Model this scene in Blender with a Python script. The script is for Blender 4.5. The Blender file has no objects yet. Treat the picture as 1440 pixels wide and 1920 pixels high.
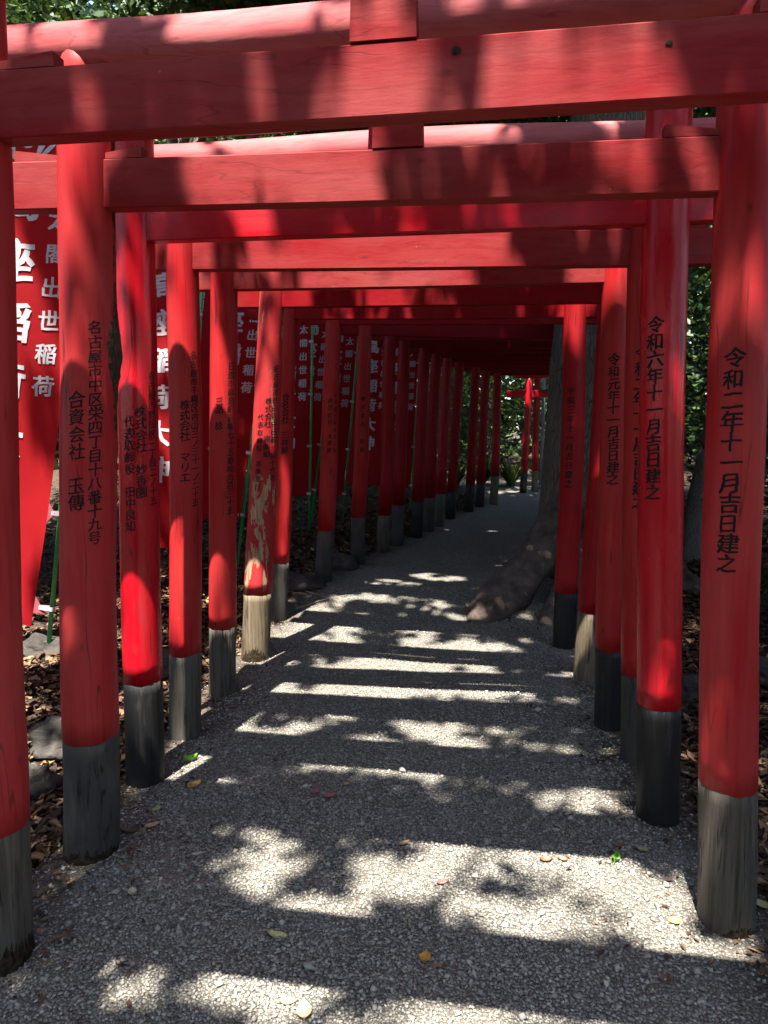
import bpy, bmesh, math, random
import numpy as np
from mathutils import Vector, noise as mnoise

# ------------------------------------------------------------------ camera, sky, sun
S = bpy.context.scene
COL = S.collection
FPX, EYE = 1300.0, 1.68
PITCH = math.atan(170 / 1300)
cam = bpy.data.cameras.new('camera'); camo = bpy.data.objects.new('camera', cam)
COL.objects.link(camo)
camo.location = (0, 0, EYE); camo.rotation_euler = (math.pi / 2 - PITCH, 0, 0)
cam.sensor_fit = 'HORIZONTAL'; cam.sensor_width = 36; cam.lens = FPX / 1440 * 36
cam.clip_start = 0.05; cam.clip_end = 500
S.camera = camo

SUN_AZ, SUN_EL = math.radians(19), math.radians(70.5)   # heading the light travels in (from +Y towards +X), elevation
w = bpy.data.worlds.new('World'); S.world = w; w.use_nodes = True
nt = w.node_tree; bg = nt.nodes['Background']
sky = nt.nodes.new('ShaderNodeTexSky'); sky.sky_type = 'NISHITA'; sky.sun_disc = False
sky.sun_elevation = SUN_EL; sky.sun_rotation = SUN_AZ + math.pi
nt.links.new(sky.outputs[0], bg.inputs[0]); bg.inputs[1].default_value = 0.135
sl = bpy.data.lights.new('sun', 'SUN'); sl.energy = 4.7; sl.angle = math.radians(0.53); sl.color = (1, 0.94, 0.85)
so = bpy.data.objects.new('sun', sl); COL.objects.link(so)
LD = Vector((math.sin(SUN_AZ) * math.cos(SUN_EL), math.cos(SUN_AZ) * math.cos(SUN_EL), -math.sin(SUN_EL)))
so.rotation_euler = LD.to_track_quat('-Z', 'Y').to_euler(); so.location = (-4, -8, 20)
S.view_settings.view_transform = 'Standard'; S.view_settings.look = 'None'
S.view_settings.exposure = 2.45; S.view_settings.gamma = 1.0
S.cycles.use_denoising = True
S.cycles.max_bounces = 8; S.cycles.diffuse_bounces = 4; S.cycles.glossy_bounces = 2
S.cycles.transparent_max_bounces = 4; S.cycles.caustics_reflective = False; S.cycles.caustics_refractive = False

rng = np.random.default_rng(7); random.seed(7)

# ------------------------------------------------------------------ photo geometry helpers (a pixel -> a point at its real distance)
cF = np.array([0, math.cos(PITCH), -math.sin(PITCH)]); cU = np.array([0, math.sin(PITCH), math.cos(PITCH)])
cR = np.array([1., 0, 0]); cC = np.array([0, 0, EYE])
def ray(x, y): return cF * FPX + cR * (x - 720) + cU * (960 - y)
def gnd(x, y, z=0.0):
    d = ray(x, y); return cC + d * ((z - EYE) / d[2])
def onplane(x, y, A, B):
    n = np.array([B[1] - A[1], -(B[0] - A[0]), 0]); d = ray(x, y)
    return cC + d * (((A - cC) @ n) / (d @ n))
def at(x, y, Y):
    d = ray(x, y); return cC + d * (Y / d[1])
def zpx(y, p, Y=None):                          # height on the vertical through p that shows at picture row y
    d = ray(720, y); return EYE + d[2] * (p[1] / d[1])

# ------------------------------------------------------------------ object helpers
def link(o, parent=None):
    COL.objects.link(o)
    if parent is not None: o.parent = parent
    return o
def mk(name, v, f, mat=None, parent=None, smooth=False):
    me = bpy.data.meshes.new(name); me.from_pydata([tuple(q) for q in v], [], f); me.update()
    if smooth: me.polygons.foreach_set('use_smooth', [True] * len(me.polygons))
    if mat: me.materials.append(mat)
    return link(bpy.data.objects.new(name, me), parent)
def mk_np(name, V, F4, mat, parent=None, smooth=False):
    """V (n,3), F4 (m,k) with k = 3 or 4: big meshes fast"""
    me = bpy.data.meshes.new(name); m, k = F4.shape
    me.vertices.add(len(V)); me.vertices.foreach_set('co', np.ascontiguousarray(V, dtype=np.float32).ravel())
    me.loops.add(m * k); me.loops.foreach_set('vertex_index', np.ascontiguousarray(F4, dtype=np.int32).ravel())
    me.polygons.add(m); me.polygons.foreach_set('loop_start', np.arange(0, m * k, k, dtype=np.int32))
    if smooth: me.polygons.foreach_set('use_smooth', np.ones(m, dtype=bool))
    me.update(calc_edges=True); me.validate()
    me.materials.append(mat)
    return link(bpy.data.objects.new(name, me), parent)
def thing(name, loc, label, cat, group=None):
    o = bpy.data.objects.new(name, None); o.empty_display_size = 0.1; o.location = tuple(loc); link(o)
    return tag(o, label, cat, group)
def tag(o, label, cat, group=None, kind=None):
    if label: o['label'] = label
    if cat: o['category'] = cat
    if group: o['group'] = group
    if kind: o['kind'] = kind
    return o
def frame_of(d):
    d = Vector(d).normalized(); a = Vector((0, 0, 1)) if abs(d.z) < 0.9 else Vector((0, 1, 0))
    x = a.cross(d).normalized(); return x, d.cross(x).normalized()
def tube(pts, rads, n=14, cap=True, wob=0.0, seed=0, wfreq=3.0):
    """verts, faces of a tube through pts"""
    V, Fc = [], []
    P = [Vector(p) for p in pts]
    for i, p in enumerate(P):
        d = (P[min(i + 1, len(P) - 1)] - P[max(i - 1, 0)])
        x, y = frame_of(d)
        for k in range(n):
            a = 2 * math.pi * k / n
            r = rads[i] * (1 + (wob * mnoise.noise(Vector((math.cos(a) * 1.2 + seed * 3.1, math.sin(a) * 1.2, p.length * wfreq))) if wob else 0))
            V.append(p + (x * math.cos(a) + y * math.sin(a)) * r)
    for i in range(len(P) - 1):
        for k in range(n):
            a, b = i * n + k, i * n + (k + 1) % n
            Fc.append((a, b, b + n, a + n))
    if cap:
        Fc.append(tuple(range(n - 1, -1, -1))); m = (len(P) - 1) * n; Fc.append(tuple(range(m, m + n)))
    return V, Fc
def beam(a, b, h, d, ch=0.005, seg=1, sag=0.0, up0=0.0):
    """chamfered board from a to b (bottom centre line), height h, depth d; local coords"""
    a, b = Vector(a), Vector(b); ax = (b - a).normalized(); side = Vector((-ax.y, ax.x, 0)).normalized()
    upv = ax.cross(side); upv = upv if upv.z > 0 else -upv
    pr = [(-d/2+ch, 0), (d/2-ch, 0), (d/2, ch), (d/2, h-ch), (d/2-ch, h), (-d/2+ch, h), (-d/2, h-ch), (-d/2, ch)]
    V, Fc = [], []
    for i in range(seg + 1):
        t = i / seg; c = a.lerp(b, t) + upv * (-sag * math.sin(math.pi * t))
        for (s, u) in pr: V.append(c + side * s + upv * u)
    for i in range(seg):
        for k in range(8):
            p, q = i * 8 + k, i * 8 + (k + 1) % 8; Fc.append((p, q, q + 8, p + 8))
    Fc.append(tuple(range(7, -1, -1))); Fc.append(tuple(range(seg * 8, seg * 8 + 8)))
    return V, Fc
def sst(a, b, x):
    t = np.clip((x - a) / (b - a), 0, 1); return t * t * (3 - 2 * t)
def vnoise(x, y, f, seed=0):
    """value noise in 0..1"""
    r = np.random.default_rng(seed).random((257, 257)); x = np.asarray(x) * f + 1000; y = np.asarray(y) * f + 1000
    xi, yi = np.floor(x).astype(int), np.floor(y).astype(int); u, v = x - xi, y - yi
    u = u * u * (3 - 2 * u); v = v * v * (3 - 2 * v); g = lambda i, j: r[i % 256, j % 256]
    return (g(xi, yi) * (1 - u) + g(xi + 1, yi) * u) * (1 - v) + (g(xi, yi + 1) * (1 - u) + g(xi + 1, yi + 1) * u) * v

# ------------------------------------------------------------------ materials
class NB:
    def __init__(s, name, rough=0.6, spec=0.5):
        s.m = bpy.data.materials.new(name); s.m.use_nodes = True; s.t = s.m.node_tree
        s.b = s.t.nodes['Principled BSDF']; s.b.inputs['Roughness'].default_value = rough
        s.b.inputs['Specular IOR Level'].default_value = spec
        s.tc = s.t.nodes.new('ShaderNodeTexCoord')
    def n(s, typ, **kw):
        q = s.t.nodes.new(typ)
        for k, v in kw.items(): setattr(q, k, v)
        return q
    def l(s, a, b): s.t.links.new(a, b)
    def map(s, scale, rot=(0, 0, 0), src='Object'):
        q = s.n('ShaderNodeMapping'); q.inputs['Scale'].default_value = scale; q.inputs['Rotation'].default_value = rot
        s.l(s.tc.outputs[src], q.inputs[0]); return q.outputs[0]
    def noise(s, vec, sc, det=3, rough=0.55, dist=0.0):
        q = s.n('ShaderNodeTexNoise'); q.inputs['Scale'].default_value = sc; q.inputs['Detail'].default_value = det
        q.inputs['Roughness'].default_value = rough; q.inputs['Distortion'].default_value = dist
        s.l(vec, q.inputs['Vector']); return q.outputs['Fac']
    def voro(s, vec, sc, feat='F1', out='Distance', rnd=1.0):
        q = s.n('ShaderNodeTexVoronoi', feature=feat); q.inputs['Scale'].default_value = sc
        q.inputs['Randomness'].default_value = rnd
        s.l(vec, q.inputs['Vector']); return q.outputs[out]
    def ramp(s, fac, stops, interp='LINEAR'):
        q = s.n('ShaderNodeValToRGB'); q.color_ramp.interpolation = interp; e = q.color_ramp.elements
        while len(e) < len(stops): e.new(0.5)
        for i, (p, c) in enumerate(stops):
            e[i].position = p; e[i].color = (*c, 1) if not isinstance(c, (int, float)) else (c, c, c, 1)
        s.l(fac, q.inputs[0]); return q.outputs[0]
    def mix(s, fac, a, b, mode='MIX'):
        q = s.n('ShaderNodeMix', data_type='RGBA', blend_type=mode)
        for i, v in ((0, fac), (6, a), (7, b)):
            if hasattr(v, 'links'): s.l(v, q.inputs[i])
            elif isinstance(v, (int, float)): q.inputs[i].default_value = v
            else: q.inputs[i].default_value = (*v, 1)
        return q.outputs[2]
    def math(s, op, a, b=None, c=None):
        q = s.n('ShaderNodeMath', operation=op)
        for i, v in enumerate((a, b, c)):
            if v is None: continue
            if hasattr(v, 'links'): s.l(v, q.inputs[i])
            else: q.inputs[i].default_value = v
        return q.outputs[0]
    def bump(s, h, strength=0.3, dist=0.01, prev=None):
        q = s.n('ShaderNodeBump'); q.inputs['Strength'].default_value = strength; q.inputs['Distance'].default_value = dist
        s.l(h, q.inputs['Height'])
        if prev is not None: s.l(prev, q.inputs['Normal'])
        return q.outputs[0]
    def out(s, col=None, normal=None, rough=None):
        if col is not None: s.l(col, s.b.inputs['Base Color'])
        if normal is not None: s.l(normal, s.b.inputs['Normal'])
        if rough is not None: s.l(rough, s.b.inputs['Roughness'])
        return s.m
    def sep(s, src='Object'):
        q = s.n('ShaderNodeSeparateXYZ'); s.l(s.tc.outputs[src], q.inputs[0]); return q.outputs

def paint(name, base, faded, fade=0.5, rough=0.5, axis='z', peel=None, seed=0.0):
    m = NB(name, rough, 0.35 if rough < 0.35 else (0.14 if axis == 'z' else 0.05))
    gs = (30, 30, 1.1) if axis == 'z' else (1.1, 30, 30)
    ms = (5, 5, 1.2) if axis == 'z' else (1.2, 5, 5)
    loc = m.n('ShaderNodeVectorMath', operation='ADD'); loc.inputs[1].default_value = (seed, seed * 1.7, seed * 0.6)
    m.l(m.tc.outputs['Object'], loc.inputs[0])
    def mp(sc):
        q = m.n('ShaderNodeMapping'); q.inputs['Scale'].default_value = sc; m.l(loc.outputs[0], q.inputs[0]); return q.outputs[0]
    grain = m.noise(mp(gs), 1.6, 4, 0.6, 0.2)
    big = m.noise(mp(ms), 1.3, 4, 0.55)
    fine = m.noise(mp((1, 1, 1)), 55, 3)
    c = m.mix(m.ramp(big, [(0.5 - 0.28 * fade - 0.1, 0.0), (0.62, 0.9 if fade > 0.3 else 0.3)]), base, faded)
    dk = tuple(q * 0.55 for q in base)
    c = m.mix(m.ramp(grain, [(0.32, 0.28), (0.5, 0.0)]), c, dk)
    # grime: sparse grey-brown smudges
    gr = m.noise(mp((2.2, 2.2, 0.9) if axis == 'z' else (0.9, 2.2, 2.2)), 2.3, 5, 0.65)
    c = m.mix(m.ramp(gr, [(0.58, 0.0), (0.78, 0.55)]), c, (0.10, 0.045, 0.04))
    sp = m.voro(mp((1, 1, 1)), 9)
    c = m.mix(m.ramp(sp, [(0.0, 0.75), (0.035, 0.0)]), c, (0.42, 0.22, 0.18))          # chips
    ln = m.noise(mp((11, 11, 0.55) if axis == 'z' else (0.55, 11, 11)), 1.7, 2, 0.4, 0.06)
    ck = m.math('MULTIPLY', m.ramp(ln, [(0.486, 0.0), (0.497, 1.0), (0.503, 1.0), (0.514, 0.0)]), m.ramp(m.noise(mp((1.5, 1.5, 1.5)), 1.7, 3), [(0.5, 0.0), (0.58, 1.0)]))
    c = m.mix(m.math('MULTIPLY', ck, 0.7 if axis == 'z' else 0.35), c, (0.045, 0.012, 0.012))
    kn = m.voro(mp((1, 1, 0.45) if axis == 'z' else (0.45, 1, 1)), 5.5)
    c = m.mix(m.ramp(kn, [(0.02, 0.85), (0.045, 0.25), (0.075, 0.0)]), c, (0.12, 0.02, 0.02))
    h = m.math('ADD', m.math('SUBTRACT', grain, m.math('MULTIPLY', ck, 0.8 if axis == 'z' else 0.15)), m.math('ADD', m.math('MULTIPLY', fine, 0.35), m.math('MULTIPLY', m.ramp(kn, [(0.0, 1.0), (0.08, 0.0)]), 1.2)))
    nrm = m.bump(h, 0.2, 0.005)
    rg = m.ramp(big, [(0.3, max(0.05, rough - 0.12)), (0.7, min(0.95, rough + 0.15))])
    if peel:
        z = m.sep()[2]
        pn = m.noise(mp((3.4, 3.4, 1.0)), 2.2, 6, 0.62, 0.4)
        lo = m.ramp(m.math('DIVIDE', z, 3.0), [(0.13, 0.06), (0.17, 0.14), (0.30, 0.118), (0.40, 0.105), (0.46, 0.01), (0.70, 0.02), (0.8, 0.1), (0.9, 0.08)])
        msk = m.ramp(m.math('ADD', pn, lo), [(0.655, 0.0), (0.668, 1.0)])
        wood = m.ramp(m.noise(mp((40, 40, 1.5)), 1.5, 4), [(0.3, (0.20, 0.12, 0.07)), (0.7, (0.46, 0.33, 0.2))])
        c = m.mix(msk, c, wood)
        nrm = m.bump(m.math('SUBTRACT', 1.0, msk), 0.6, 0.004, nrm)
        rg = m.mix(msk, rg, (0.85, 0.85, 0.85))
    return m.out(c, nrm, rg)

def foot(name, black, wear, rough=0.75, seed=0.0, lum=0.38, tint=(1, 1, 1)):
    """lower end of a post: worn black paint over greyed wood"""
    m = NB(name, rough, 0.3)
    loc = m.n('ShaderNodeVectorMath', operation='ADD'); loc.inputs[1].default_value = (seed, seed, seed)
    m.l(m.tc.outputs['Object'], loc.inputs[0])
    def mp(sc):
        q = m.n('ShaderNodeMapping'); q.inputs['Scale'].default_value = sc; m.l(loc.outputs[0], q.inputs[0]); return q.outputs[0]
    gr = m.noise(mp((42, 42, 1.6)), 1.4, 5, 0.62, 0.3)
    bl = m.noise(mp((7, 7, 2.2)), 1.5, 5, 0.6)
    wood = m.ramp(gr, [(0.25, tuple(q * lum * t for q, t in zip((0.055, 0.045, 0.035), tint))), (0.5, tuple(q * lum * t for q, t in zip((0.20, 0.175, 0.14), tint))), (0.75, tuple(q * lum * t for q, t in zip((0.33, 0.29, 0.235), tint)))])
    msk = m.ramp(m.math('ADD', bl, m.math('MULTIPLY', gr, 0.35)), [(wear - 0.1, 0.0), (wear + 0.14, 1.0)])
    c = m.mix(msk, wood, black)
    cr = m.ramp(m.noise(mp((16, 16, 0.8)), 2.0, 3, 0.5, 0.6), [(0.47, 0.0), (0.495, 1.0), (0.505, 1.0), (0.53, 0.0)])
    ck = m.math('MULTIPLY', cr, m.ramp(bl, [(0.5, 0.0), (0.6, 1.0)]))
    c = m.mix(ck, c, (0.012, 0.01, 0.008))
    nrm = m.bump(m.math('SUBTRACT', gr, m.math('MULTIPLY', ck, 1.2)), 0.6, 0.006)
    return m.out(c, nrm)

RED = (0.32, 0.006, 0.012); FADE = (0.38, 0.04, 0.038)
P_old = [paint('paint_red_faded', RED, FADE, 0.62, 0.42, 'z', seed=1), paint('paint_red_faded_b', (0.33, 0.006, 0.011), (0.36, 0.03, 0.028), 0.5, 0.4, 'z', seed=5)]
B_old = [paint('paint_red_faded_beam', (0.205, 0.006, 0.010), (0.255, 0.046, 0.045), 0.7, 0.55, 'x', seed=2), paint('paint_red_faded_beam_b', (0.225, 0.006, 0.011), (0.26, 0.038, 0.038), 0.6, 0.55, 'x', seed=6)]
B_log = paint('paint_red_weathered_log', (0.33, 0.035, 0.04), (0.42, 0.13, 0.13), 0.8, 0.6, 'x', seed=13)
P_new = paint('paint_red_fresh', (0.41, 0.004, 0.012), (0.44, 0.012, 0.02), 0.2, 0.27, 'z', seed=3)
B_new = paint('paint_red_fresh_beam', (0.38, 0.004, 0.012), (0.42, 0.014, 0.022), 0.2, 0.33, 'x', seed=4)
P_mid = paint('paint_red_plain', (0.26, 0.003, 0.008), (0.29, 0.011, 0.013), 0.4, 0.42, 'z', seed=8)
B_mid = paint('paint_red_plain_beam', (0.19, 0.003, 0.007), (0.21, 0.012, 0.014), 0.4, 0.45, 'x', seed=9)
P_peel = paint('paint_red_peeling', (0.34, 0.009, 0.016), (0.38, 0.036, 0.035), 0.4, 0.5, 'z', peel=True, seed=11)
F_grey = foot('foot_grey_wood', (0.05, 0.048, 0.042), 0.93, seed=1)
F_slate = foot('foot_dark_grey', (0.045, 0.043, 0.04), 0.58, seed=4)
F_black = foot('foot_black_paint', (0.012, 0.012, 0.013), 0.45, 0.5, seed=7, lum=0.45)
F_pale = foot('foot_bare_wood', (0.14, 0.11, 0.07), 0.95, seed=9, lum=0.66, tint=(1.0, .88, .7))
INK = NB('ink_black', 0.6, 0.15); _v = INK.noise(INK.map((1, 1, 1)), 26, 5, 0.65)
INK = INK.out(INK.ramp(_v, [(0.42, (0.009, 0.007, 0.007)), (0.66, (0.018, 0.007, 0.007)), (0.8, (0.07, 0.009, 0.012))]))
ROT = NB('rotten_wood', 0.95, 0.1); _h = ROT.noise(ROT.map((1, 1, 1)), 60, 4)
ROT = ROT.out(ROT.ramp(_h, [(0.3, (0.008, 0.006, 0.004)), (0.75, (0.06, 0.04, 0.025))]), ROT.bump(_h, 0.8, 0.01))

def bark(name, c0, c1, c2, sc=1.0, bs=0.9):
    m = NB(name, 0.9, 0.2)
    v = m.map((9 * sc, 9 * sc, 2.2 * sc)); a = m.voro(v, 2.2, 'DISTANCE_TO_EDGE'); b = m.noise(v, 3.5, 6, 0.65); g = m.noise(m.map((1, 1, 1)), 2.5, 4)
    h = m.math('ADD', m.math('MINIMUM', m.math('MULTIPLY', a, 4.0), 0.6), b)
    c = m.ramp(h, [(0.25, c0), (0.8, c1), (1.1, c1)])
    c = m.mix(m.ramp(g, [(0.45, 0.0), (0.7, 0.7)]), c, c2)
    return m.out(c, m.bump(h, bs, 0.03))
BARK = bark('bark_camphor', (0.02, 0.016, 0.013), (0.15, 0.122, 0.1), (0.14, 0.138, 0.11), 1.3)
ROOTM = NB('bark_root', 0.85, 0.25); _a = ROOTM.noise(ROOTM.map((1, 1, 1)), 6, 7, 0.68); _b = ROOTM.noise(ROOTM.map((1, 1, 1)), 38, 4)
ROOTM = ROOTM.out(ROOTM.ramp(_a, [(0.3, (0.03, 0.021, 0.017)), (0.55, (0.10, 0.074, 0.06)), (0.75, (0.17, 0.135, 0.11))]), ROOTM.bump(ROOTM.math('ADD', _a, ROOTM.math('MULTIPLY', _b, 0.3)), 0.9, 0.03))
BARKD = bark('bark_dark', (0.012, 0.009, 0.007), (0.11, 0.075, 0.05), (0.05, 0.035, 0.025), 6.0, 1.0)
BARK2 = bark('bark_grey', (0.05, 0.045, 0.04), (0.2, 0.18, 0.16), (0.16, 0.18, 0.14), 2.0, 0.5)

def leafmat(name, dark, mid, pale, rough=0.4, trans=0.14, pos=(0.0, 0.6, 1.0)):
    m = NB(name, rough, 0.25)
    g = m.n('ShaderNodeNewGeometry')
    c = m.ramp(g.outputs['Random Per Island'], [(pos[0], dark), (pos[1], mid), (pos[2], pale)])
    m.out(c)
    if trans:
        tr = m.n('ShaderNodeBsdfTranslucent'); m.l(m.mix(0.5, c, (0.12, 0.2, 0.02)), tr.inputs[0])
        mx = m.n('ShaderNodeMixShader'); mx.inputs[0].default_value = trans
        m.l(m.b.outputs[0], mx.inputs[1]); m.l(tr.outputs[0], mx.inputs[2])
        m.l(mx.outputs[0], m.t.nodes['Material Output'].inputs[0])
    return m.m
LEAF = leafmat('leaf_camphor', (0.02, 0.045, 0.012), (0.045, 0.085, 0.02), (0.08, 0.12, 0.03), 0.5)
LEAF2 = leafmat('leaf_evergreen', (0.01, 0.024, 0.008), (0.024, 0.05, 0.014), (0.05, 0.085, 0.025), 0.5)
LITTER = leafmat('dead_leaf', (0.02, 0.012, 0.008), (0.085, 0.046, 0.026), (0.27, 0.17, 0.09), 0.7, 0)

def stone_mat():
    m = NB('stone_grey', 0.85, 0.25)
    v = m.map((1, 1, 1)); a = m.noise(v, 4, 7, 0.65); b = m.noise(v, 18, 4); r = m.noise(m.map((1, 3, 5)), 3, 3, 0.5, 1.2)
    c = m.ramp(a, [(0.3, (0.016, 0.014, 0.012)), (0.6, (0.05, 0.044, 0.038)), (0.8, (0.095, 0.086, 0.073))])
    c = m.mix(m.ramp(r, [(0.495, 0.0), (0.5, 0.3), (0.508, 0.0)]), c, (0.28, 0.25, 0.21))
    return m.out(c, m.bump(m.math('ADD', a, m.math('MULTIPLY', b, 0.4)), 0.7, 0.03))
STONE = stone_mat()

def gravel_mat():
    m = NB('gravel', 0.9, 0.3)
    v = m.map((1, 1, 1)); wv = m.n('ShaderNodeVectorMath', operation='ADD')
    q = m.n('ShaderNodeTexNoise'); q.inputs['Scale'].default_value = 40; m.l(v, q.inputs['Vector'])
    sc = m.n('ShaderNodeVectorMath', operation='SCALE'); sc.inputs['Scale'].default_value = 0.012
    m.l(q.outputs['Color'], sc.inputs[0]); m.l(v, wv.inputs[0]); m.l(sc.outputs[0], wv.inputs[1])
    d = m.voro(wv.outputs[0], 84, 'F1'); col = m.voro(wv.outputs[0], 84, 'F1', 'Color'); e = m.voro(wv.outputs[0], 84, 'DISTANCE_TO_EDGE')
    d2 = m.voro(v, 230, 'F1')
    big = m.noise(v, 1.6, 5, 0.6); mid = m.noise(v, 9, 4, 0.6)
    s = m.n('ShaderNodeSeparateColor'); m.l(col, s.inputs[0])
    c = m.ramp(s.outputs[0], [(0.0, (0.155, 0.148, 0.134)), (0.5, (0.325, 0.308, 0.266)), (0.85, (0.38, 0.36, 0.31)), (1.0, (0.45, 0.426, 0.36))])
    c = m.mix(m.ramp(e, [(0.0, 0.95), (0.2, 0.0)]), c, (0.03, 0.028, 0.026))
    dirt = m.ramp(m.math('ADD', m.math('MULTIPLY', big, 0.7), m.math('MULTIPLY', mid, 0.3)), [(0.40, 0.0), (0.66, 0.55)])
    c = m.mix(dirt, c, (0.17, 0.145, 0.115))
    at_ = m.n('ShaderNodeAttribute'); at_.attribute_name = 'edge'                     # soil trodden into the gravel along both edges
    ed = m.math('ADD', at_.outputs['Fac'], m.math('MULTIPLY', m.math('SUBTRACT', mid, 0.5), 0.9))
    sb = m.mix(m.ramp(s.outputs[1], [(0.3, 0.0), (0.9, 1.0)]), (0.045, 0.034, 0.026), (0.13, 0.095, 0.07))
    c = m.mix(m.ramp(ed, [(0.35, 0.0), (0.8, 0.9)]), c, sb)
    h = m.math('ADD', m.math('SUBTRACT', 1.0, d), m.math('MULTIPLY', d2, -0.2))
    return m.out(c, m.bump(h, 1.0, 0.016, m.bump(mid, 0.4, 0.03)))
GRAVEL = gravel_mat()
def soil_mat():
    m = NB('soil', 0.95, 0.15)
    v = m.map((1, 1, 1)); a = m.noise(v, 3, 6, 0.65); d = m.voro(m.map((1, 1.4, 1)), 38, 'F1'); col = m.voro(m.map((1, 1.4, 1)), 38, 'F1', 'Color')
    s = m.n('ShaderNodeSeparateColor'); m.l(col, s.inputs[0])
    c = m.ramp(s.outputs[0], [(0, (0.025, 0.018, 0.013)), (0.6, (0.07, 0.05, 0.036)), (1, (0.16, 0.11, 0.075))])
    c = m.mix(m.ramp(a, [(0.4, 0.0), (0.65, 0.8)]), c, (0.045, 0.035, 0.027))
    return m.out(c, m.bump(m.math('ADD', d, a), 0.9, 0.02))
SOIL = soil_mat()
PEB = leafmat('pebble', (0.165, 0.157, 0.138), (0.305, 0.288, 0.25), (0.42, 0.398, 0.34), 0.85, 0, (0.0, 0.62, 1.0))

# ------------------------------------------------------------------ ground and gravel path
YL = [-12, 1.98, 2.53, 3.56, 4.79, 5.67, 6.76, 7.59, 8.36, 9.4, 11.3, 13.2, 14.6, 20, 30, 60]
XLv = [-1.5, -1.22, -1.15, -1.07, -.92, -.85, -.6, -.29, 0, .44, 1.09, 1.95, 2.1, 2.0, 3, 10]
YR = [-12, 1.6, 2.78, 3.66, 5.04, 5.94, 7.6, 8.5, 9.4, 11.3, 13.2, 16, 20, 30, 60]
XRv = [1.2, 1.16, 1.2, 1.28, 1.5, 1.95, 2.4, 2.8, 3.1, 3.7, 4.6, 5.9, 8, 12, 24]
def XL(y): return np.interp(y, YL, XLv)
def XR(y): return np.interp(y, YR, XRv)
def GZ(x, y):
    x = np.asarray(x, float); y = np.asarray(y, float)
    z = 0.1 * sst(5.2, 6.6, y) - 0.1 * sst(13.5, 16, y)
    s = XL(y) - 0.2 - x; r = x - XR(y) - 0.2
    far = 1 - sst(14, 17, y)
    z = z + (0.24 * sst(0, 0.9, s) + 0.35 * sst(0.8, 5, s)) * far + (0.10 * sst(0, 1.2, r) + 0.3 * sst(1, 5, r)) * far
    out = sst(-0.05, 0.3, s) + sst(-0.05, 0.3, r)
    z = z + (vnoise(x, y, 1.7, 3) - 0.5) * 0.10 * out + (vnoise(x, y, 5.1, 4) - 0.5) * 0.03 * out
    z = z + (vnoise(x, y, 0.9, 5) - 0.5) * 0.02 + (vnoise(x, y, 3.1, 6) - 0.5) * 0.008
    return z
def sheet(name, xs, ys, dz, mat, xf=None):
    X, Y = np.meshgrid(xs, ys)
    if xf is not None: X, Y = xf(X, Y)
    V = np.stack([X, Y, GZ(X, Y) + dz], -1).reshape(-1, 3); nx, ny = len(xs), len(ys)
    i = (np.arange(ny - 1)[:, None] * nx + np.arange(nx - 1)[None, :]).ravel()
    return mk_np(name, V, np.stack([i, i + 1, i + 1 + nx, i + nx], 1), mat, None, True)
gx = np.concatenate([[-120, -60, -30, -18], np.arange(-12, 14, 0.14), [18, 30, 60, 120]])
gy = np.concatenate([[-80, -40, -20, -12, -8], np.arange(-6, 26, 0.14), [30, 40, 60, 100, 200]])
tag(sheet('ground', gx, gy, -0.006, SOIL), None, None, kind='structure')
def pf(U, Y):
    a = XL(Y) - 0.14 + (vnoise(Y, Y * 0, 2.3, 8) - .5) * 0.24; b = XR(Y) + 0.12 + (vnoise(Y, Y * 0, 2.1, 9) - .5) * 0.24
    return a + (b - a) * U, Y
_us = np.linspace(0, 1, 36); _ys = np.arange(-6, 24, 0.08)
_path = tag(sheet('path', _us, _ys, 0.004, GRAVEL, pf), None, None, kind='structure')
_U, _Y = np.meshgrid(_us, _ys); _wd = XR(_Y) - XL(_Y) + .26
_e = np.maximum(1 - _U * _wd / .5, 1 - (1 - _U) * _wd / .42).clip(0, 1)
_path.data.attributes.new('edge', 'FLOAT', 'POINT').data.foreach_set('value', _e.ravel().astype(np.float32))

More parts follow.
